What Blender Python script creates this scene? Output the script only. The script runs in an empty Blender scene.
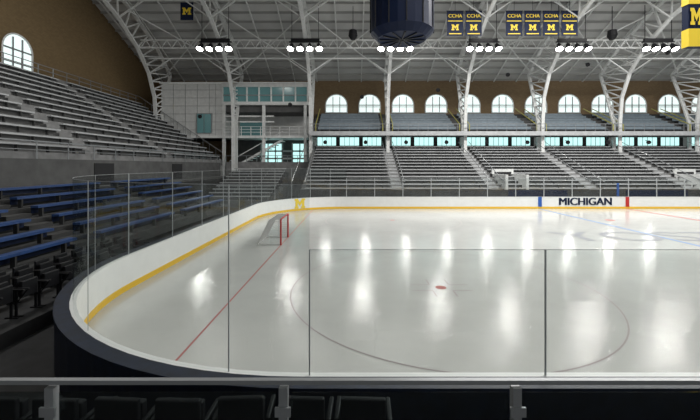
import bpy, math, random
from mathutils import Vector
random.seed(4)
scene = bpy.context.scene
scene.view_settings.view_transform = 'Standard'
scene.view_settings.look = 'None'

# ------------------------------------------------------------ materials
def mat(name, col, rough=0.6, metal=0.0, emit=None, estr=0.0, var=0.0, vscale=3.0, spec=0.5, bump=0.0):
    m = bpy.data.materials.new(name); m.use_nodes = True
    nt = m.node_tree; b = nt.nodes['Principled BSDF']
    b.inputs['Base Color'].default_value = (*col, 1)
    b.inputs['Roughness'].default_value = rough
    b.inputs['Metallic'].default_value = metal
    b.inputs['Specular IOR Level'].default_value = spec
    if emit:
        b.inputs['Emission Color'].default_value = (*emit, 1)
        b.inputs['Emission Strength'].default_value = estr
    if var > 0:
        tc = nt.nodes.new('ShaderNodeTexCoord')
        n = nt.nodes.new('ShaderNodeTexNoise'); n.inputs['Scale'].default_value = vscale
        n.inputs['Detail'].default_value = 5
        r = nt.nodes.new('ShaderNodeValToRGB')
        r.color_ramp.elements[0].position = 0.3; r.color_ramp.elements[1].position = 0.7
        r.color_ramp.elements[0].color = (*[max(0, c*(1-var)) for c in col], 1)
        r.color_ramp.elements[1].color = (*[min(1, c*(1+var)) for c in col], 1)
        nt.links.new(tc.outputs['Object'], n.inputs['Vector'])
        nt.links.new(n.outputs['Fac'], r.inputs['Fac'])
        nt.links.new(r.outputs['Color'], b.inputs['Base Color'])
    return m

def glass_mat(name, tint, gl=0.06, groff=0.05):
    m = bpy.data.materials.new(name); m.use_nodes = True
    nt = m.node_tree; nt.nodes.clear()
    o = nt.nodes.new('ShaderNodeOutputMaterial'); mx = nt.nodes.new('ShaderNodeMixShader')
    t = nt.nodes.new('ShaderNodeBsdfTransparent'); g = nt.nodes.new('ShaderNodeBsdfGlossy')
    t.inputs['Color'].default_value = (*tint, 1); g.inputs['Roughness'].default_value = groff
    g.inputs['Color'].default_value = (.8, .85, .85, 1)
    mx.inputs[0].default_value = gl
    nt.links.new(t.outputs[0], mx.inputs[1]); nt.links.new(g.outputs[0], mx.inputs[2])
    nt.links.new(mx.outputs[0], o.inputs[0])
    return m

def brick_mat(name, c1, c2, mortar, axis='x'):
    m = bpy.data.materials.new(name); m.use_nodes = True
    nt = m.node_tree; b = nt.nodes['Principled BSDF']; b.inputs['Roughness'].default_value = .85
    tc = nt.nodes.new('ShaderNodeTexCoord'); sp = nt.nodes.new('ShaderNodeSeparateXYZ'); cb = nt.nodes.new('ShaderNodeCombineXYZ')
    br = nt.nodes.new('ShaderNodeTexBrick')
    br.inputs['Color1'].default_value = (*c1, 1); br.inputs['Color2'].default_value = (*c2, 1); br.inputs['Mortar'].default_value = (*mortar, 1)
    br.inputs['Scale'].default_value = 2.0; br.inputs['Mortar Size'].default_value = .012
    nt.links.new(tc.outputs['Object'], sp.inputs[0])
    nt.links.new(sp.outputs['X' if axis == 'x' else 'Y'], cb.inputs['X']); nt.links.new(sp.outputs['Z'], cb.inputs['Y'])
    nt.links.new(cb.outputs[0], br.inputs['Vector']); nt.links.new(br.outputs['Color'], b.inputs['Base Color'])
    return m

def ice_mat():
    m = bpy.data.materials.new('ice'); m.use_nodes = True
    nt = m.node_tree; b = nt.nodes['Principled BSDF']
    tc = nt.nodes.new('ShaderNodeTexCoord')
    n1 = nt.nodes.new('ShaderNodeTexNoise'); n1.inputs['Scale'].default_value = .35; n1.inputs['Detail'].default_value = 9; n1.inputs['Roughness'].default_value = .65
    r1 = nt.nodes.new('ShaderNodeValToRGB')
    r1.color_ramp.elements[0].position = .3; r1.color_ramp.elements[0].color = (.49, .495, .48, 1)
    r1.color_ramp.elements[1].position = .7; r1.color_ramp.elements[1].color = (.575, .58, .56, 1)
    n2 = nt.nodes.new('ShaderNodeTexNoise'); n2.inputs['Scale'].default_value = 5.0; n2.inputs['Detail'].default_value = 6; n2.inputs['Roughness'].default_value = .7
    n2.inputs['Distortion'].default_value = 2.0
    r2 = nt.nodes.new('ShaderNodeMapRange'); r2.inputs[1].default_value = .42; r2.inputs[2].default_value = .58
    r2.inputs[3].default_value = .085; r2.inputs[4].default_value = .18
    bp = nt.nodes.new('ShaderNodeBump'); bp.inputs['Strength'].default_value = .16; bp.inputs['Distance'].default_value = .022
    nt.links.new(tc.outputs['Object'], n1.inputs['Vector']); nt.links.new(tc.outputs['Object'], n2.inputs['Vector'])
    nt.links.new(n1.outputs['Fac'], r1.inputs['Fac']); nt.links.new(r1.outputs['Color'], b.inputs['Base Color'])
    nt.links.new(n2.outputs['Fac'], r2.inputs[0]); nt.links.new(r2.outputs[0], b.inputs['Roughness'])
    nt.links.new(n2.outputs['Fac'], bp.inputs['Height']); nt.links.new(bp.outputs['Normal'], b.inputs['Normal'])
    b.inputs['IOR'].default_value = 1.4
    return m

M = {}
M['ice'] = ice_mat()
M['redline'] = mat('red_line', (.44, .18, .17), .6, spec=.1)
M['paleline'] = mat('pale_line', (.36, .32, .32), .6, spec=.1)
M['blueline'] = mat('blue_line', (.21, .30, .48), .6, spec=.1)
M['greyink'] = mat('grey_ink', (.27, .28, .30), .6, spec=.1)
M['board'] = mat('board_white', (.82, .83, .82), .35, var=.03)
M['yellow'] = mat('yellow_kick', (.80, .50, .03), .4)
M['maize'] = mat('maize', (.85, .62, .04), .5)
M['navy'] = mat('navy', (.006, .013, .042), .5, spec=.2)
M['navycap'] = mat('navy_cap', (.008, .014, .032), .5, var=.4, vscale=6)
M['blueseat'] = mat('blue_seat', (.02, .06, .19), .45, var=.2)
M['blue'] = mat('blue_mark', (.02, .10, .40), .4)
M['red'] = mat('red_mark', (.5, .02, .02), .4)
M['black'] = mat('black_rubber', (.011, .011, .013), .45, spec=.3)
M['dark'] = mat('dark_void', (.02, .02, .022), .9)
M['concrete'] = mat('concrete', (.22, .22, .22), .85, var=.2, vscale=2)
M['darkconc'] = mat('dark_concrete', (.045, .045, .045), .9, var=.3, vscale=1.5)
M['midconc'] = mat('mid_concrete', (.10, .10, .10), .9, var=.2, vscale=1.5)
M['bench'] = mat('bench_aluminium', (.50, .51, .52), .45, .1, var=.12, vscale=2)
M['upseat'] = mat('upper_seat', (.22, .27, .31), .5, var=.15)
M['steel'] = mat('white_steel', (.76, .77, .76), .5, var=.08)
M['roof'] = mat('roof_deck', (.62, .62, .61), .7, var=.12, vscale=.4)
M['purlin'] = mat('purlin_grey', (.36, .36, .35), .6)
M['whitewall'] = mat('white_wall', (.64, .65, .64), .7, var=.06)
M['rail'] = mat('rail_metal', (.30, .31, .32), .4, .4)
M['post'] = mat('glass_post', (.46, .48, .49), .4, .1)
M['brick'] = brick_mat('brick_back', (.25, .175, .095), (.21, .14, .075), (.15, .11, .07), 'x')
M['brickL'] = brick_mat('brick_left', (.24, .165, .08), (.20, .135, .065), (.15, .11, .06), 'y')
M['pane'] = mat('daylit_pane', (.4, .5, .5), .2, emit=(.80, .93, .90), estr=1.05)
M['teal'] = mat('teal_pane', (.2, .4, .4), .2, emit=(.52, .88, .85), estr=1.25)
M['pressglass'] = mat('press_glass', (.08, .16, .17), .12, emit=(.2, .45, .45), estr=.12)
M['lamp'] = mat('lamp_lens', (1, 1, 1), .3, emit=(1, .98, .93), estr=20)
M['glass'] = glass_mat('plexiglass', (.855, .88, .87), .055)
M['railglass'] = glass_mat('rail_glass', (.66, .70, .70), .06)
M['net'] = mat('net_white', (.65, .65, .65), .8)
M['green'] = mat('rail_green', (.45, .42, .10), .5)
M['floor'] = mat('floor_dark', (.028, .028, .030), .7, var=.3)

# ------------------------------------------------------------ mesh builder
class B:
    def __init__(s): s.v = []; s.f = []; s.m = []; s.slots = []
    def mi(s, k):
        if k not in s.slots: s.slots.append(k)
        return s.slots.index(k)
    def face(s, pts, k):
        n = len(s.v); s.v += [tuple(p) for p in pts]; s.f.append(tuple(range(n, n+len(pts)))); s.m.append(s.mi(k))
    def box(s, x0, x1, y0, y1, z0, z1, k):
        if x0 > x1: x0, x1 = x1, x0
        if y0 > y1: y0, y1 = y1, y0
        if z0 > z1: z0, z1 = z1, z0
        n = len(s.v)
        s.v += [(x0,y0,z0),(x1,y0,z0),(x1,y1,z0),(x0,y1,z0),(x0,y0,z1),(x1,y0,z1),(x1,y1,z1),(x0,y1,z1)]
        for q in ((0,3,2,1),(4,5,6,7),(0,1,5,4),(1,2,6,5),(2,3,7,6),(3,0,4,7)):
            s.f.append(tuple(n+i for i in q)); s.m.append(s.mi(k))
    def beam(s, p, q, w, k, h=None, n=4):
        p = Vector(p); q = Vector(q); d = (q-p)
        if d.length < 1e-6: return
        d.normalize(); up = Vector((0,0,1)) if abs(d.z) < .95 else Vector((0,1,0))
        a = d.cross(up).normalized(); b = d.cross(a).normalized(); h = h or w
        i0 = len(s.v)
        for c in (p, q):
            for j in range(n):
                t = 2*math.pi*(j+.5)/n; r = math.sqrt(2) if n == 4 else 1
                s.v.append(tuple(c + a*(math.cos(t)*w/2*r) + b*(math.sin(t)*h/2*r)))
        k = s.mi(k)
        for j in range(n):
            s.f.append((i0+j, i0+(j+1)%n, i0+n+(j+1)%n, i0+n+j)); s.m.append(k)
        s.f.append(tuple(i0+j for j in range(n))[::-1]); s.m.append(k)
        s.f.append(tuple(i0+n+j for j in range(n))); s.m.append(k)
    def frustum(s, p, q, r0, r1, k, n=16, cap0=True, cap1=True, kc=None):
        p = Vector(p); q = Vector(q); d = (q-p).normalized(); up = Vector((0,0,1)) if abs(d.z) < .95 else Vector((0,1,0))
        a = d.cross(up).normalized(); b = d.cross(a).normalized(); i0 = len(s.v)
        for c, r in ((p, r0), (q, r1)):
            for j in range(n):
                t = 2*math.pi*j/n; s.v.append(tuple(c + a*math.cos(t)*r + b*math.sin(t)*r))
        ki = s.mi(k)
        for j in range(n):
            s.f.append((i0+j, i0+(j+1)%n, i0+n+(j+1)%n, i0+n+j)); s.m.append(ki)
        if cap0: s.f.append(tuple(i0+j for j in range(n))[::-1]); s.m.append(ki)
        if cap1: s.f.append(tuple(i0+n+j for j in range(n))); s.m.append(s.mi(kc or k))
    def sweep(s, path, o0, o1, z0, z1, k, closed=False):
        n = len(path); i0 = len(s.v); ki = s.mi(k)
        for x, y, nx, ny in path:
            for o, z in ((o0,z0),(o1,z0),(o1,z1),(o0,z1)):
                s.v.append((x+nx*o, y+ny*o, z))
        for i in range(n if closed else n-1):
            a = i0+i*4; b = i0+((i+1)%n)*4
            for j in range(4):
                s.f.append((a+j, a+(j+1)%4, b+(j+1)%4, b+j)); s.m.append(ki)
        if not closed:
            s.f.append((i0,i0+1,i0+2,i0+3)); s.m.append(ki); e = i0+(n-1)*4; s.f.append((e,e+3,e+2,e+1)); s.m.append(ki)
    def make(s, name, parent=None, smooth=False):
        me = bpy.data.meshes.new(name); me.from_pydata(s.v, [], s.f)
        for k in s.slots: me.materials.append(M[k])
        me.polygons.foreach_set('material_index', s.m); me.update()
        o = bpy.data.objects.new(name, me); scene.collection.objects.link(o)
        if parent: o.parent = parent
        return o

def text_obj(name, txt, size, k, loc, rot, parent, ext=.01, offset=0.0, sx=1.0):
    c = bpy.data.curves.new(name, 'FONT'); c.body = txt; c.size = size; c.extrude = ext; c.offset = offset
    c.align_x = 'CENTER'; c.align_y = 'CENTER'
    o = bpy.data.objects.new(name+'_tmp', c); scene.collection.objects.link(o)
    dg = bpy.context.evaluated_depsgraph_get()
    me = bpy.data.meshes.new_from_object(o.evaluated_get(dg)); bpy.data.objects.remove(o)
    me.materials.clear(); me.materials.append(M[k])
    t = bpy.data.objects.new(name, me); scene.collection.objects.link(t)
    t.location = loc; t.rotation_euler = rot; t.scale = (sx, 1, 1)
    if parent: t.parent = parent
    return t

BM = [(0,0),(3.8,0),(3.8,1.6),(3,1.6),(3,4.6),(5,1.8),(7,4.6),(7,1.6),(6.2,1.6),(6.2,0),(10,0),(10,1.6),(9.2,1.6),(9.2,6.4),(10,6.4),(10,8),(7,8),(5,5),(3,8),(0,8),(0,6.4),(.8,6.4),(.8,1.6),(0,1.6)]
def blockM(b, cx, y, cz, w, k, ux=(1,0), hs=1.0):
    b.face([(cx+(p[0]-5)/10*w*ux[0], y+(p[0]-5)/10*w*ux[1], cz+(p[1]-4)/10*w*hs) for p in BM], k)

# ------------------------------------------------------------ rink
X0, X1, Y0, Y1, R = -6.75, 54.15, 4.6, 30.5, 6.1
def arc(cx, cy, a0, a1, n=22):
    out = []
    for i in range(n+1):
        a = math.radians(a0+(a1-a0)*i/n); out.append((cx+R*math.cos(a), cy+R*math.sin(a), math.cos(a), math.sin(a)))
    return out
c1 = arc(X0+R, Y0+R, 270, 180); c2 = arc(X0+R, Y1-R, 180, 90); c3 = arc(X1-R, Y1-R, 90, 0); c4 = arc(X1-R, Y0+R, 0, -90)
loop = c1+c2+c3+c4
GL, BLX, CX, CY = -3.4, 16.15, 23.7, 17.55

b = B()
b.face([(p[0], p[1], 0) for p in loop][::-1], 'ice')
def strip(x0, x1, y0, y1, k, z=.004): b.face([(x0,y0,z),(x1,y0,z),(x1,y1,z),(x0,y1,z)], k)
def ring(cx, cy, r, w, k, a0=0, a1=360, n=96, z=.004):
    for i in range(n):
        t0 = math.radians(a0+(a1-a0)*i/n); t1 = math.radians(a0+(a1-a0)*(i+1)/n)
        b.face([(cx+(r-w)*math.cos(t0), cy+(r-w)*math.sin(t0), z), (cx+r*math.cos(t0), cy+r*math.sin(t0), z),
                (cx+r*math.cos(t1), cy+r*math.sin(t1), z), (cx+(r-w)*math.cos(t1), cy+(r-w)*math.sin(t1), z)], k)
for gx in (GL, 2*CX-GL):
    strip(gx-.025, gx+.025, Y0+.85, Y1-.85, 'redline')
for bx in (BLX, 2*CX-BLX): strip(bx-.11, bx+.11, Y0, Y1, 'blueline')
strip(CX-.15, CX+.15, Y0, Y1, 'redline')
ring(CX, CY, 4.57, .05, 'blueline')
for sx in (1, -1):
    for yy in (CY-6.7, CY+6.7):
        cx = (GL+6.1) if sx == 1 else (2*CX-GL-6.1)
        ring(cx, yy, 4.57, .035, 'paleline')
        b.face([(cx+.17*math.cos(t*math.pi/8), yy+.17*math.sin(t*math.pi/8), .005) for t in range(16)], 'redline')
        for ex in (-.6, .6):
            for ey in (-.25, .25):
                strip(cx+ex-.3, cx+ex+.3, yy+ey-.02, yy+ey+.02, 'paleline')
                strip(cx+ex*.5-.02, cx+ex*.5+.02, yy+ey*1.1, yy+ey*3, 'paleline')
for yy in (CY-6.7, CY+6.7):
    for xx in (BLX+1.5, 2*CX-BLX-1.5):
        b.face([(xx+.3*math.cos(t*math.pi/8), yy+.3*math.sin(t*math.pi/8), .005) for t in range(16)], 'redline')
ring(GL, CY, 1.83, .04, 'paleline', -90, 90, 40)
ice = b.make('ice_rink')
text_obj('ice_lettering', 'YOST', 3.4, 'greyink', (15.6, 18.6, .006), (0, 0, 0), ice, .0, 0, 1.15)

b = B()
b.sweep(loop, .002, .06, 0, 1.0, 'board', True)
b.sweep(loop, -.012, .0, .02, .20, 'yellow', True)
b.sweep(loop, -.01, .10, 1.0, 1.05, 'board', True)
b.sweep(loop, .10, .34, .98, 1.06, 'navycap', True)
b.sweep(loop, .28, .32, 0.0, .98, 'navycap', True)
boards = b.make('hockey_boards')
b = B()
b.box(BLX-.16, BLX+.16, Y1-.02, Y1-.012, .2, 1.05, 'blue')
b.box(CX-.16, CX+.16, Y1-.02, Y1-.012, .2, 1.05, 'red')
ang = math.radians(128); px, py = X0+R+(R-.03)*math.cos(ang), Y1-R+(R-.03)*math.sin(ang)
blockM(b, px, py, .62, 1.0, 'maize', (math.sin(ang), -math.cos(ang)))
b.make('board_marks', boards)
for k, dx in enumerate((-.04, -.015, .015, .04)):
    text_obj('michigan_lettering', 'MICHIGAN', .90, 'navy', ((BLX+CX)/2+.15+dx, Y1-.02-.001*k, .62), (math.radians(90), 0, 0), boards, .003, 0, 1.05)

# glass
hi = [(-.56, Y0, 0, -1)]+c1+c2+[(-.56, Y1, 0, 1)]
lo_n = [(-.56, Y0, 0, -1), (X1-R, Y0, 0, -1)]; lo_f = [(-.56, Y1, 0, 1), (X1-R, Y1, 0, 1)]
b = B()
def gface(path, z0, z1):
    for i in range(len(path)-1):
        p, q = path[i], path[i+1]; o = .05
        b.face([(p[0]+p[2]*o, p[1]+p[3]*o, z0), (q[0]+q[2]*o, q[1]+q[3]*o, z0), (q[0]+q[2]*o, q[1]+q[3]*o, z1), (p[0]+p[2]*o, p[1]+p[3]*o, z1)], 'glass')
gface(hi, 1.05, 3.5); gface(lo_n, 1.05, 2.66); gface(lo_f, 1.05, 2.66); gface(c3+c4, 1.05, 3.5)
b.sweep(lo_n, .047, .053, 2.662, 2.67, 'post'); b.sweep(lo_f, .04, .06, 2.65, 2.67, 'post'); b.sweep(hi, .047, .053, 3.5, 3.506, 'post')
def post(x, y, nx, ny, z1, w=.03):
    b.beam((x+nx*.05, y+ny*.05, 1.05), (x+nx*.05, y+ny*.05, z1), w, 'post')
for i, p in enumerate(c1[1:-1]):
    if i in (8, 17): post(*p, 3.5, .008)
for i, p in enumerate(c2[1:-1]):
    if i % 4 == 2: post(*p, 3.5, .03)
post(-1.63, Y0+.08, 0, -1, 3.5, .014)
yy = Y0+R
while yy < Y1-R+.1: post(X0, yy, -1, 0, 3.5, .02); yy += 2.6
post(-.56, Y0, 0, -1, 2.67, .016)
xx = 2.48
while xx < X1-R: post(xx, Y0, 0, -1, 2.67, .018); xx += 3.04
xx = -.56
while xx < X1-R: post(xx, Y1, 0, 1, 2.67, .05); xx += 2.44
b.make('rink_glass', boards)

# goal
b = B()
yA, yB, h = CY-.915, CY+.915, 1.22
for y in (yA, yB):
    b.beam((GL, y, 0.005), (GL, y, h), .08, 'red', n=10)
    b.beam((GL, y, h), (GL-.55, y, h-.02), .04, 'net', n=8)
    b.beam((GL-.55, y, h-.02), (GL-1.1, y, .05), .04, 'net', n=8)
    b.beam((GL, y, .03), (GL-1.1, y, .03), .05, 'net', n=8)
b.beam((GL, yA, h), (GL, yB, h), .08, 'red', n=10)
b.beam((GL-1.1, yA, .04), (GL-1.1, yB, .04), .05, 'net', n=8)
b.beam((GL-.55, yA, h-.02), (GL-.55, yB, h-.02), .03, 'net', n=8)
for i in range(19):
    y = yA+(yB-yA)*i/18
    b.beam((GL-.55, y, h-.02), (GL-1.1, y, .05), .012, 'net'); b.beam((GL, y, h), (GL-.55, y, h-.02), .012, 'net')
for i in range(1, 12):
    t = i/12; b.beam((GL-.55-.55*t, yA, h-1.17*t), (GL-.55-.55*t, yB, h-1.17*t), .012, 'net')
    for y in (yA, yB):
        b.beam((GL, y, h*t), (GL-1.1+.55*t, y, h*t), .012, 'net'); b.beam((GL-.55*t, y, 0.03), (GL-.55*t, y, h), .012, 'net')
b.make('hockey_goal')

# ------------------------------------------------------------ shell
b = B(); b.box(-30, 62, -16, 52, -.25, -.03, 'floor'); b.make('floor')
def arch_pts(u, z, w, h, n=14):
    r = w/2; pts = [(u-r, z), (u+r, z)]
    for i in range(n+1):
        a = math.pi*i/n; pts.append((u+r*math.cos(a), z+h-r+r*math.sin(a)))
    return pts
def window(name, P, u, z, w, h):
    b = B(); b.face([P(a, .03, c) for a, c in arch_pts(u, z, w, h)], 'pane')
    o = arch_pts(u, z-.12, w+.30, h+.25); i_ = arch_pts(u, z, w, h)
    for k in range(len(o)):
        j = (k+1) % len(o)
        b.face([P(o[k][0], .12, o[k][1]), P(o[j][0], .12, o[j][1]), P(i_[j][0], .12, i_[j][1]), P(i_[k][0], .12, i_[k][1])], 'steel')
        b.face([P(i_[k][0], .12, i_[k][1]), P(i_[j][0], .12, i_[j][1]), P(i_[j][0], .03, i_[j][1]), P(i_[k][0], .03, i_[k][1])], 'steel')
    for t in (-1/6, 1/6):
        b.beam(P(u+t*w, .07, z), P(u+t*w, .07, z+h-.25), .10, 'rail')
    b.beam(P(u-w/2, .07, z+h-w/2), P(u+w/2, .07, z+h-w/2), .12, 'rail')
    b.beam(P(u-w/2, .07, z+.75), P(u+w/2, .07, z+.75), .08, 'rail')
    return b.make(name)
b = B(); b.box(-28, 62, 50, 50.4, 0, 16.2, 'brick'); b.make('wall_back')
b = B()
prof = [(50, 16), (38, 21.4), (28, 24), (17.5, 25), (7, 24), (-3, 21.4), (-15, 16)]
pts = [(-28, 50.4, -.03)]+[(-28, y, z) for y, z in prof]+[(-28, -15, -.03)]
b.face(pts, 'brickL'); b.face([(-28.4, p[1], p[2]) for p in pts], 'brickL'); b.make('wall_left')
wn = 1
for i in range(0, 13):
    window('window_%d' % wn, lambda u, d, z: (u, 50-d, z), -2.35+4.7*i, 11.3, 2.9, 2.45); wn += 1
for y in (29.4, 20.0):
    window('window_%d' % wn, lambda u, d, z: (-28+d, u, z), y, 11.5, 2.5, 3.1); wn += 1

# roof
b = B()
for i in range(len(prof)-1):
    (ya, za), (yb, zb) = prof[i], prof[i+1]
    b.face([(-28.4, ya, za), (62, ya, za), (62, yb, zb), (-28.4, yb, zb)], 'roof')
    b.face([(-28.4, ya, za+.3), (-28.4, yb, zb+.3), (62, yb, zb+.3), (62, ya, za+.3)], 'roof')
    n = max(4, int(math.hypot(yb-ya, zb-za)/1.3))
    for j in range(n):
        t = j/n; y = ya+(yb-ya)*t; z = za+(zb-za)*t
        b.box(-28, 62, y-.06, y+.06, z-.24, z, 'purlin')
    x = -27
    while x < 62:
        b.beam((x, ya, za-.35), (x, yb, zb-.35), .13, 'steel'); x += 3.13
b.make('ceiling')

# arch trusses
inner = [(42.9, 0), (42.9, 9.0), (42.6, 12.0), (41.4, 14.6), (39.2, 16.9), (36, 18.9), (31, 20.9), (25, 22.2), (17.5, 22.8)]
outer = [(43.9, 0), (43.9, 9.0), (45.0, 12.3), (46.3, 15.6), (43.0, 18.2), (38, 20.6), (31.5, 22.5), (25, 23.8), (17.5, 24.3)]
def dens(L, k=3):
    out = []
    for i in range(len(L)-1):
        for j in range(k): t = j/k; out.append((L[i][0]*(1-t)+L[i+1][0]*t, L[i][1]*(1-t)+L[i+1][1]*t))
    return out+[L[-1]]
TX = [4.25+9.4*i for i in range(-3, 7)]
for x in TX:
    b = B(); I = dens(inner, 3); O = dens(outer, 3)
    for L in (I, O):
        for i in range(len(L)-1):
            b.beam((x, *L[i]), (x, *L[i+1]), .38, 'steel', .2)
    for i in range(3, len(I)-1):
        b.beam((x, *I[i]), (x, *O[i]), .13, 'steel'); b.beam((x, *I[i]), (x, *O[i+1]), .13, 'steel')
    Im = [(35-y, z) for y, z in I]; Om = [(35-y, z) for y, z in O]
    for L in (Im[3:], Om[3:]):
        for i in range(len(L)-1): b.beam((x, *L[i]), (x, *L[i+1]), .34, 'steel', .2)
    b.box(x-.25, x+.25, -9.4, -7.4, -.03, 9.0, 'steel')
    b.make('roof_truss')
b = B()
for i in range(len(TX)-1):
    xa, xb = TX[i], TX[i+1]; xm = (xa+xb)/2
    for (y, z) in ((41.4, 14.7), (36, 19.0)):
        b.beam((xa, y, z+1.6), (xb, y, z+1.6), .14, 'steel')
        b.beam((xa, y, z-.2), (xa+2.6, y, z+1.6), .12, 'steel'); b.beam((xb, y, z-.2), (xb-2.6, y, z+1.6), .12, 'steel')
    b.beam((xa, 45.5, 15.6), (xb, 38, 20.3), .12, 'steel'); b.beam((xb, 45.5, 15.6), (xa, 38, 20.3), .12, 'steel')
    b.beam((xa, 38, 20.3), (xb, 30, 22.4), .1, 'steel'); b.beam((xb, 38, 20.3), (xa, 30, 22.4), .1, 'steel')
    for z in (17.0, 17.9): b.beam((xa, 39.8, z), (xb, 39.8, z), .12, 'steel')
    for k in range(8):
        t = xa+9.4*k/8; b.beam((t, 39.8, 17.0), (t+.59, 39.8, 17.9), .07, 'steel'); b.beam((t+.59, 39.8, 17.9), (t+1.175, 39.8, 17.0), .07, 'steel')
b.make('roof_bracing')

# ------------------------------------------------------------ bleachers
def bleacher(axis, secs, u0, u1, vs, zs, d, r, n, seatk, base='concrete', under='midconc'):
    b = B()
    def bx(ua, ub, va, vb, za, zb, k):
        if axis == 'far': b.box(ua, ub, va, vb, za, zb, k)
        else: b.box(-vb, -va, ua, ub, za, zb, k)
    for i in range(n):
        v = vs+i*d; z = zs+i*r
        bx(u0, u1, v, v+d, (z-r-.1) , z, base)
        for a, c in secs:
            bx(a, c, v+d*.30, v+d*.30+.30, z+.35, z+.44, seatk)
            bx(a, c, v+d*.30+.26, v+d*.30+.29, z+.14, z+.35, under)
            k = a+.2
            while k < c: 
                bx(k, k+.06, v+d*.32, v+d*.5, z, z+.36, 'darkconc'); k += 1.8
        for j in range(len(secs)-1):
            a, c = secs[j][1], secs[j+1][0]
            bx(a+.1, c-.1, v+d*.5, v+d, z, z+r*.5, 'bench' if axis == 'far' else base)
    bx(u0, u0+.1, vs, vs+n*d, max(-.03, zs-r-1), zs-r, 'darkconc')
    return b
aL = [-24, -14.5, -5.15, 4.25, 13.65, 23.05, 32.45, 41.85, 51.25, 60]
secs = [(aL[i]+.6, aL[i+1]-.6) for i in range(2, len(aL)-1)]
b = bleacher('far', secs, -5.0, 60, 33.0, 1.2, .80, .345, 14, 'bench')
b.box(-5, 60, 32.8, 33.0, -.03, 1.5, 'darkconc')
for a in (13.65, 32.45):
    x0 = a+.7
    b.box(x0, x0+.25, 33.2, 36.6, 1.2, 2.9, 'whitewall'); b.box(x0+1.95, x0+2.2, 33.2, 36.6, 1.2, 2.9, 'whitewall')
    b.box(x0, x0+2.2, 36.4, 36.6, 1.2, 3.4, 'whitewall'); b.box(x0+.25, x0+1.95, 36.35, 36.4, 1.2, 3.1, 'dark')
for a in aL[2:-1]:
    for e in (-.62, .62):
        b.beam((a+e, 33.2, 2.2), (a+e, 43.6, 6.7), .05, 'rail')
b.box(-5, 60, 44.2, 44.5, -.03, 6.2, 'darkconc')
b.make('lower_grandstand')

b = B(); b.box(-5, 60, 44.62, 44.8, 5.6, 7.43, 'whitewall')
for i, a in enumerate(aL[2:-1]):
    for o0, o1 in ((.7, 3.0), (3.5, 5.9), (6.4, 8.7)):
        b.box(a+o0, a+o1, 44.55, 44.62, 6.3, 7.35, 'teal')
        for t in range(1, 4):
            xx = a+o0+(o1-o0)*t/4; b.box(xx-.03, xx+.03, 44.52, 44.55, 6.3, 7.35, 'rail')
        b.box(a+o1, a+o1+.5, 44.55, 44.62, 6.2, 7.43, 'darkconc')
b.make('clerestory_window_band')

# balcony
b = B()
b.box(-5.2, 60, 42.2, 49.95, 7.45, 7.7, 'darkconc')
for i in range(6):
    y = 43.5+i*.95; z = 7.9+i*.47
    b.box(-5.2, 60, y, y+.95, z-.6, z, 'midconc')
    for j in range(2, len(aL)-1):
        a, c = aL[j]+.75, aL[j+1]-.75
        b.box(a, c, y+.35, y+.75, z+.36, z+.42, 'upseat'); b.box(a, c, y+.72, y+.78, z+.36, z+.72, 'upseat')
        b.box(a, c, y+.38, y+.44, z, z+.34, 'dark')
b.box(-5.2, 60, 49.2, 49.95, 7.7, 10.9, 'darkconc')
b.box(-5.2, 60, 42.1, 42.2, 7.35, 7.85, 'bench')
for j in range(2, len(aL)-1):
    a = aL[j]
    for e in (-.6, .6):
        if j == 2 and e < 0: continue
        b.beam((a+e, 43.2, 8.8), (a+e, 48.8, 11.6), .09, 'green'); b.beam((a+e, 43.2, 7.9), (a+e, 43.2, 8.8), .09, 'green')
    xx = a
    while xx < aL[j+1]: b.box(xx-.02, xx+.02, 42.15, 42.19, 7.85, 8.75, 'rail'); xx += 1.18
b.box(-5.2, 60, 42.13, 42.2, 8.7, 8.76, 'rail'); b.box(-5.2, 60, 42.15, 42.18, 8.35, 8.38, 'rail')
b.make('balcony_grandstand')

# left stands
b = bleacher('left', [(6.5, 12.6), (13.8, 19.5), (20.7, 27)], 3, 27.5, 9.6, .75, .82, .33, 6, 'blueseat', 'darkconc', 'navy')
b.make('courtside_bleachers')
b = B()
b.box(-16.3, -14.64, 3, 43, 2.35, 2.5, 'midconc')
b.box(-16.28, -16.15, 3, 43, 2.5, 4.1, 'midconc')
b.box(-16.14, -16.1, 3, 12.2, 2.5, 4.2, 'concrete')
b.box(-14.7, -14.6, 3, 43, -.03, 2.34, 'darkconc')
for y in range(4, 43, 2): b.box(-16.17, -16.14, y, y+.06, 4.1, 5.0, 'rail')
b.box(-16.19, -16.14, 3, 43, 4.97, 5.03, 'rail'); b.box(-16.19, -16.14, 3, 43, 4.55, 4.58, 'rail')
for y in (13, 22, 31.5): b.box(-16.14, -16.1, y, y+1.8, 2.5, 3.9, 'dark')
b.make('bleacher_walkway')
b = bleacher('left', [(4, 12.4), (13.6, 21.9), (23.1, 31.4), (32.6, 43.8)], 3, 44, 16.3, 4.45, .80, .545, 13, 'bench')
for i in range(13):
    X = -(16.3+i*.8); z = 4.45+i*.545
    b.box(X-.02, X+.0, 44.0, 44.05, z, z+.9, 'rail')
b.beam((-16.3, 44.02, 5.4), (-26.7, 44.02, 12.4), .07, 'rail')
b.box(-26.85, -26.75, 3, 44, 11.0, 11.6, 'concrete')
y = 3
while y < 44: b.box(-26.8, -26.75, y, y+.05, 11.6, 12.4, 'rail'); y += 1.5
for z in (12.0, 12.4): b.box(-26.82, -26.76, 3, 44, z-.03, z+.03, 'rail')
b.box(-27.97, -26.8, 3, 44, 10.9, 11.0, 'concrete')
b.face([(-16.3, 44.0, -.03), (-26.7, 44.0, -.03), (-26.7, 44.0, 11), (-16.3, 44.0, 4.4)], 'whitewall')
b.make('upper_bleachers')

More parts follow.
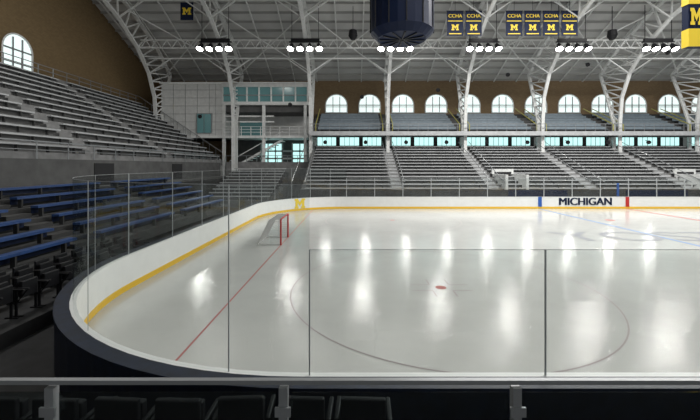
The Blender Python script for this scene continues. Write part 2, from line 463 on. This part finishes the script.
# ------------------------------------------------------------ corner building with press box
b = B()
b.box(-24.0, -16.4, 44.2, 49.9, 7.2, 14.0, 'whitewall')
b.box(-24.2, -5.6, 44.1, 49.9, 13.95, 14.2, 'steel')
for z in (8.2, 9.2, 10.2, 11.2, 12.2, 13.2): b.box(-24.0, -16.4, 44.17, 44.2, z, z+.04, 'rail')
for x in (-22.5, -21, -19.5, -18, -17.2): b.box(x, x+.03, 44.17, 44.2, 7.2, 14, 'rail')
b.box(-19.6, -17.6, 44.1, 44.2, 7.8, 10.3, 'rail'); b.box(-19.45, -18.65, 44.05, 44.12, 7.85, 10.2, 'pressglass'); b.box(-18.55, -17.75, 44.05, 44.12, 7.85, 10.2, 'pressglass')
b.box(-16.4, -5.6, 44.1, 49.9, 11.35, 11.75, 'steel'); b.box(-16.4, -5.6, 44.1, 49.9, 13.6, 14.0, 'steel')
b.box(-16.3, -5.7, 44.3, 44.4, 11.75, 13.6, 'pressglass')
b.box(-16.4, -5.6, 44.12, 44.28, 12.5, 12.62, 'rail')
for i in range(8): x = -16.4+i*1.52; b.box(x, x+.16, 44.1, 44.3, 11.75, 13.6, 'steel')
b.box(-16.4, -5.6, 44.6, 49.9, 10.5, 11.35, 'midconc')
b.box(-24, -5.6, 44.1, 49.9, 7.2, 7.5, 'steel'); b.box(-16.4, -5.6, 48.5, 48.8, 7.5, 10.5, 'whitewall')
b.box(-15.5, -12, 48.4, 48.5, 7.9, 9.8, 'pressglass')
for z in (7.9, 8.25, 8.6): b.box(-16.4, -5.6, 44.1, 44.15, z, z+.05, 'steel')
for i in range(10): x = -16.4+i*1.2; b.box(x, x+.07, 44.1, 44.17, 7.5, 8.65, 'steel')
for x in (-16.2, -11.2, -6.0): b.box(x-.18, x+.18, 44.2, 44.5, 0, 11.35, 'steel')
for z in (9.2, 9.9): b.box(-16.4, -10, 44.6, 44.7, z, z+.18, 'steel')
b.box(-16.3, -5.6, 48.0, 48.3, -.03, 7.2, 'midconc')
b.box(-12.4, -9.6, 47.9, 48.0, 3.6, 6.7, 'teal'); b.box(-8.2, -6.2, 47.9, 48.0, 3.6, 6.7, 'teal')
for z in (4.6, 5.6): b.box(-12.6, -6.0, 47.8, 47.9, z, z+.22, 'steel')
for x in (-12.4, -11.5, -10.5, -9.6, -8.2, -7.2, -6.2): b.box(x-.08, x+.08, 47.8, 47.9, 3.4, 6.8, 'steel')
for i in range(16):
    b.box(-15.6+i*.42, -15.1+i*.42, 44.6, 45.9, 3.2+i*.24, 3.3+i*.24, 'steel')
b.beam((-15.6, 44.6, 4.3), (-8.9, 44.6, 8.1), .09, 'steel'); b.beam((-15.6, 44.6, 3.2), (-8.9, 44.6, 7.0), .14, 'steel', .25)
b.box(-15.9, -5.6, 44.1, 48, 2.9, 3.2, 'concrete'); b.box(-15.9, -5.6, 44.1, 44.2, 3.2, 4.2, 'concrete')
b.box(-15.9, -5.6, 44.1, 44.3, -.03, 2.9, 'concrete'); b.box(-12.6, -9.4, 44.05, 44.1, -.03, 2.6, 'dark')
for i in range(9): x = -15.9+i*1.28; b.box(x, x+.06, 44.1, 44.16, 4.2, 5.0, 'rail')
b.box(-15.9, -5.6, 44.1, 44.16, 4.95, 5.02, 'rail')
b.make('press_box_building')

b = B()
for i in range(10):
    b.box(-14.0, -7.6, 32.6+i*.9, 33.5+i*.9, -.03, .5+i*.28, 'midconc')
    b.box(-13.8, -7.8, 32.9+i*.9, 33.2+i*.9, .82+i*.28, .92+i*.28, 'bench')
    for x in (-13.6, -11.7, -9.8, -8.0): b.box(x, x+.06, 33.0+i*.9, 33.1+i*.9, .5+i*.28, .82+i*.28, 'rail')
b.make('corner_bleachers')

b = B()
b.box(13.9, 19.2, 31.2, 31.6, -.03, .5, 'navy'); b.box(13.9, 19.2, 31.6, 31.7, -.03, 1.55, 'navy')
b.box(24.5, 30, 31.2, 31.6, -.03, .5, 'navy'); b.box(24.5, 30, 31.6, 31.7, -.03, 1.55, 'navy')
b.box(23.3, 23.45, 31.1, 31.2, -.03, 2.2, 'blue')
b.make('team_bench')

# ------------------------------------------------------------ hanging things
def cluster(x, y, z, n, top):
    b = B()
    w = (n-1)*.95
    b.beam((x-w/2-.3, y, z+.75), (x+w/2+.3, y, z+.75), .12, 'black')
    b.beam((x-w/2, y, z+.75), (x-w/2, y, top), .05, 'black'); b.beam((x+w/2, y, z+.75), (x+w/2, y, top), .05, 'black')
    b.box(x-w/2-.1, x+w/2+.1, y-.12, y+.12, z+.8, z+1.1, 'black')
    for i in range(n):
        cx = x-w/2+i*.95; d = Vector(((i-(n-1)/2)*.12, -.55, -1)).normalized(); p = Vector((cx, y, z+.5))
        b.beam((cx, y, z+.75), p, .06, 'black')
        b.frustum(p, p+d*.3, .18, .24, 'black'); b.frustum(p+d*.3, p+d*.70, .26, .42, 'black')
        b.frustum(p+d*.70, p+d*.80, .34, .18, 'lamp')
    b.make('floodlight_cluster')
LX = [-14.7, -5.1, 4.5, 13.9, 23.4, 32.6]
for i, x in enumerate(LX): cluster(x, 37.7, 16.2, 4, 20.9)
b = B()
b.frustum((3.05, 22, 11.6), (3.05, 22, 12.0), 1.5, 1.95, 'navy', 24); b.frustum((3.05, 22, 12.0), (3.05, 22, 14.2), 1.95, 1.95, 'navy', 24)
for i in range(12):
    a = math.pi*2*i/12
    b.beam((3.05+1.4*math.cos(a), 22+1.4*math.sin(a), 11.58), (3.05, 22, 11.58), .08, 'black')
    b.beam((3.05+1.97*math.cos(a), 22+1.97*math.sin(a), 12.0), (3.05+1.97*math.cos(a), 22+1.97*math.sin(a), 14.2), .06, 'black')
    b.beam((3.05+1.6*math.cos(a), 22+1.6*math.sin(a), 14.2), (3.05, 22, 19), .04, 'black')
b.beam((3.05, 22, 14.2), (3.05, 22, 24.3), .1, 'black')
b.make('hanging_speaker_drum')

def banner(px):
    b = B(); s = 36/353; x0 = (px-353)*s; x1 = x0+16.3*s; y = 36
    b.box(x0, x1, y, y+.03, 17.0, 19.5, 'navy'); b.box(x0+.08, x1-.08, y-.01, y, 18.45, 18.54, 'maize'); b.box(x0+.2, x1-.2, y-.01, y, 17.15, 17.25, 'maize')
    b.beam((x0-.05, y, 19.52), (x1+.05, y, 19.52), .06, 'black'); b.beam(((x0+x1)/2, y, 19.5), ((x0+x1)/2, y, 21.8), .03, 'black')
    blockM(b, (x0+x1)/2, y-.015, 17.85, .75, 'maize')
    o = b.make('championship_banner')
    for k, dx in enumerate((-.01, .015)):
        text_obj('banner_text', 'CCHA', .50, 'maize', ((x0+x1)/2+dx, y-.02-.002*k, 19.0), (math.radians(90), 0, 0), o, .003, 0)
for px in (447, 465.5, 506, 524.5, 543, 561.5): banner(px)

b = B()
x0 = 19.0; x1 = x0+6
b.box(x0, x1, 20, 20.4, 10.5, 13.7, 'navy'); b.box(x0, x1, 19.95, 20, 12.9, 13.7, 'maize'); b.box(x0-.03, x0, 19.95, 20.4, 12.9, 13.7, 'maize')
b.box(x0, x1, 19.95, 20, 10.5, 11.5, 'maize'); b.box(x0-.03, x0, 19.95, 20.4, 10.5, 11.5, 'maize')
b.face([(p[0]*.07+x0+.05, 19.93, 11.7+p[1]*.12) for p in BM], 'maize')
for xx in (x0+.5, x1-.5): b.beam((xx, 20.2, 13.6), (xx, 20.2, 24.2), .08, 'black')
b.make('scoreboard')

b = B()
b.box(-17.6, -16.3, 36, 36.06, 18.6, 20.4, 'navy'); blockM(b, -16.95, 35.98, 19.5, .9, 'maize'); b.beam((-16.95, 36.03, 20.4), (-16.95, 36.03, 21.9), .05, 'black')
b.make('hanging_sign')
for x in (0.0, 27.9):
    b = B()
    b.frustum((x, 38, 17.3), (x, 38, 17.7), .25, .5, 'black'); b.frustum((x, 38, 17.7), (x, 38, 18.3), .5, .42, 'black'); b.beam((x, 38, 18.3), (x, 38, 20.9), .06, 'black')
    b.make('loudspeaker')

# ------------------------------------------------------------ foreground
b = B()
b.box(-12, 14, -6, 2.45, -.03, 1.2, 'floor'); b.make('seating_platform')
b = B()
RY = 2.3; RZ = 2.345
b.beam((-12, RY, RZ), (14, RY, RZ), .034, 'rail', .028)
for px in range(-6, 8):
    x = -.45+1.508*px
    b.box(x-.028, x+.028, RY-.03, RY+.02, 1.2, RZ-.03, 'rail')
    for z in (1.45, 2.17): b.box(x-.05, x+.05, RY-.045, RY-.03, z-.03, z+.03, 'rail')
    b.box(x+.045, x+1.46, RY-.004, RY+.004, 1.28, RZ-.07, 'railglass')
b.make('guard_railing')

b = B()
b.box(-.22, .22, -.03, .03, .42, .86, 'black')
b.box(-.21, .21, .06, .14, .40, .78, 'black')
for sx in (-.26, .26):
    b.box(sx-.025, sx+.025, -.02, .34, .62, .66, 'black'); b.box(sx-.02, sx+.02, .02, .08, 0, .64, 'black'); b.box(sx-.03, sx+.03, -.08, .22, 0, .03, 'black')
    b.beam((sx, .05, .3), (sx, .30, .62), .03, 'black')
b.beam((-.26, .05, .42), (.26, .05, .42), .04, 'rail')
seat = b.make('stadium_seat')
bv = seat.modifiers.new('bevel', 'BEVEL'); bv.width = .018; bv.segments = 2
FZ = .62
seat.location = (-3.5, 3.45, FZ)
def place(x, y, z, rz):
    o = seat.copy(); scene.collection.objects.link(o); o.location = (x, y, z); o.rotation_euler = (0, 0, rz)
for i in range(1, 7): place(-3.5+i*.6, 3.45+random.uniform(-.02, .02), FZ, random.uniform(-.08, .08))
for i in range(4): place(-6.2+i*.6, 3.45, FZ, 0)
b = B(); b.box(-7.0, 14, 2.46, 4.1, -.03, FZ, 'floor'); b.box(-9.3, -7.2, 2.46, 13.5, -.03, .3, 'floor')
b.make('floor_riser')
for r in range(2):
    for i in range(14):
        place(-7.75-r*.85, 4.6+i*.62+r*.2, .3, math.radians(-90)+random.uniform(-.06, .06))

# ------------------------------------------------------------ lights
def area(name, loc, sx, sy, e, rot=(0,0,0), col=(1,.985,.955)):
    l = bpy.data.lights.new(name, 'AREA'); l.shape = 'RECTANGLE'; l.size = sx; l.size_y = sy; l.energy = e; l.color = col
    o = bpy.data.objects.new(name, l); scene.collection.objects.link(o); o.location = loc; o.rotation_euler = rot
area('ceiling_light', (16, 11, 21), 24, 3, 3000)
area('ceiling_light', (22, 26, 20.5), 34, 2, 10000)
area('ceiling_light', (-14, 16, 20), 3, 3, 1200, (0, math.radians(25), 0))
# added lamps with housings, far side, placed to put glints on the ice
def glint_lamp(loc, e, rad=.16, ang=80):
    x, y, z = loc
    d = Vector((-x*.7, -28, -z)).normalized(); p = Vector(loc)
    b = B(); b.frustum(p-d*.5, p-d*.12, .12, .24, 'black'); b.beam(p-d*.45, p-d*.45+Vector((0, .5, .25)), .06, 'black'); b.make('added_glint_housing')
    l = bpy.data.lights.new('added_glint_spot', 'SPOT'); l.spot_size = math.radians(ang); l.spot_blend = .5; l.shadow_soft_size = rad; l.energy = e; l.color = (1, .98, .93)
    o = bpy.data.objects.new('added_glint_spot', l); scene.collection.objects.link(o); o.location = p+d*.2
    o.rotation_euler = d.to_track_quat('-Z', 'Y').to_euler()
GLINTS = [(-18, 9.5, 620), (-7.4, 10.9, 660), (1.06, 11.8, 720), (10, 12.6, 800), (18.2, 14.4, 950), (27.6, 15.6, 1150), (37, 17.0, 1450)]
for x, z, e in GLINTS: glint_lamp((x, 41.5, z), e, .4)
for x in (-3.3, 1.5, 6.3, 11.1, 15.9, 20.7, 25.5, 30.3, 35.1): glint_lamp((x, 41.9, 6.5), 165, .25)

w = bpy.data.worlds.new('world'); scene.world = w; w.use_nodes = True
w.node_tree.nodes['Background'].inputs[0].default_value = (.84, .87, .88, 1); w.node_tree.nodes['Background'].inputs[1].default_value = .55

cam = bpy.data.cameras.new('camera'); co = bpy.data.objects.new('camera', cam); scene.collection.objects.link(co)
co.location = (0, 0, 3.75); co.rotation_euler = (math.radians(90), 0, 0)
cam.sensor_width = 36; cam.lens = 36*353/700; cam.shift_y = -(210-165.6)/700; cam.shift_x = -3/700; cam.clip_end = 300; cam.clip_start = .05
scene.camera = co
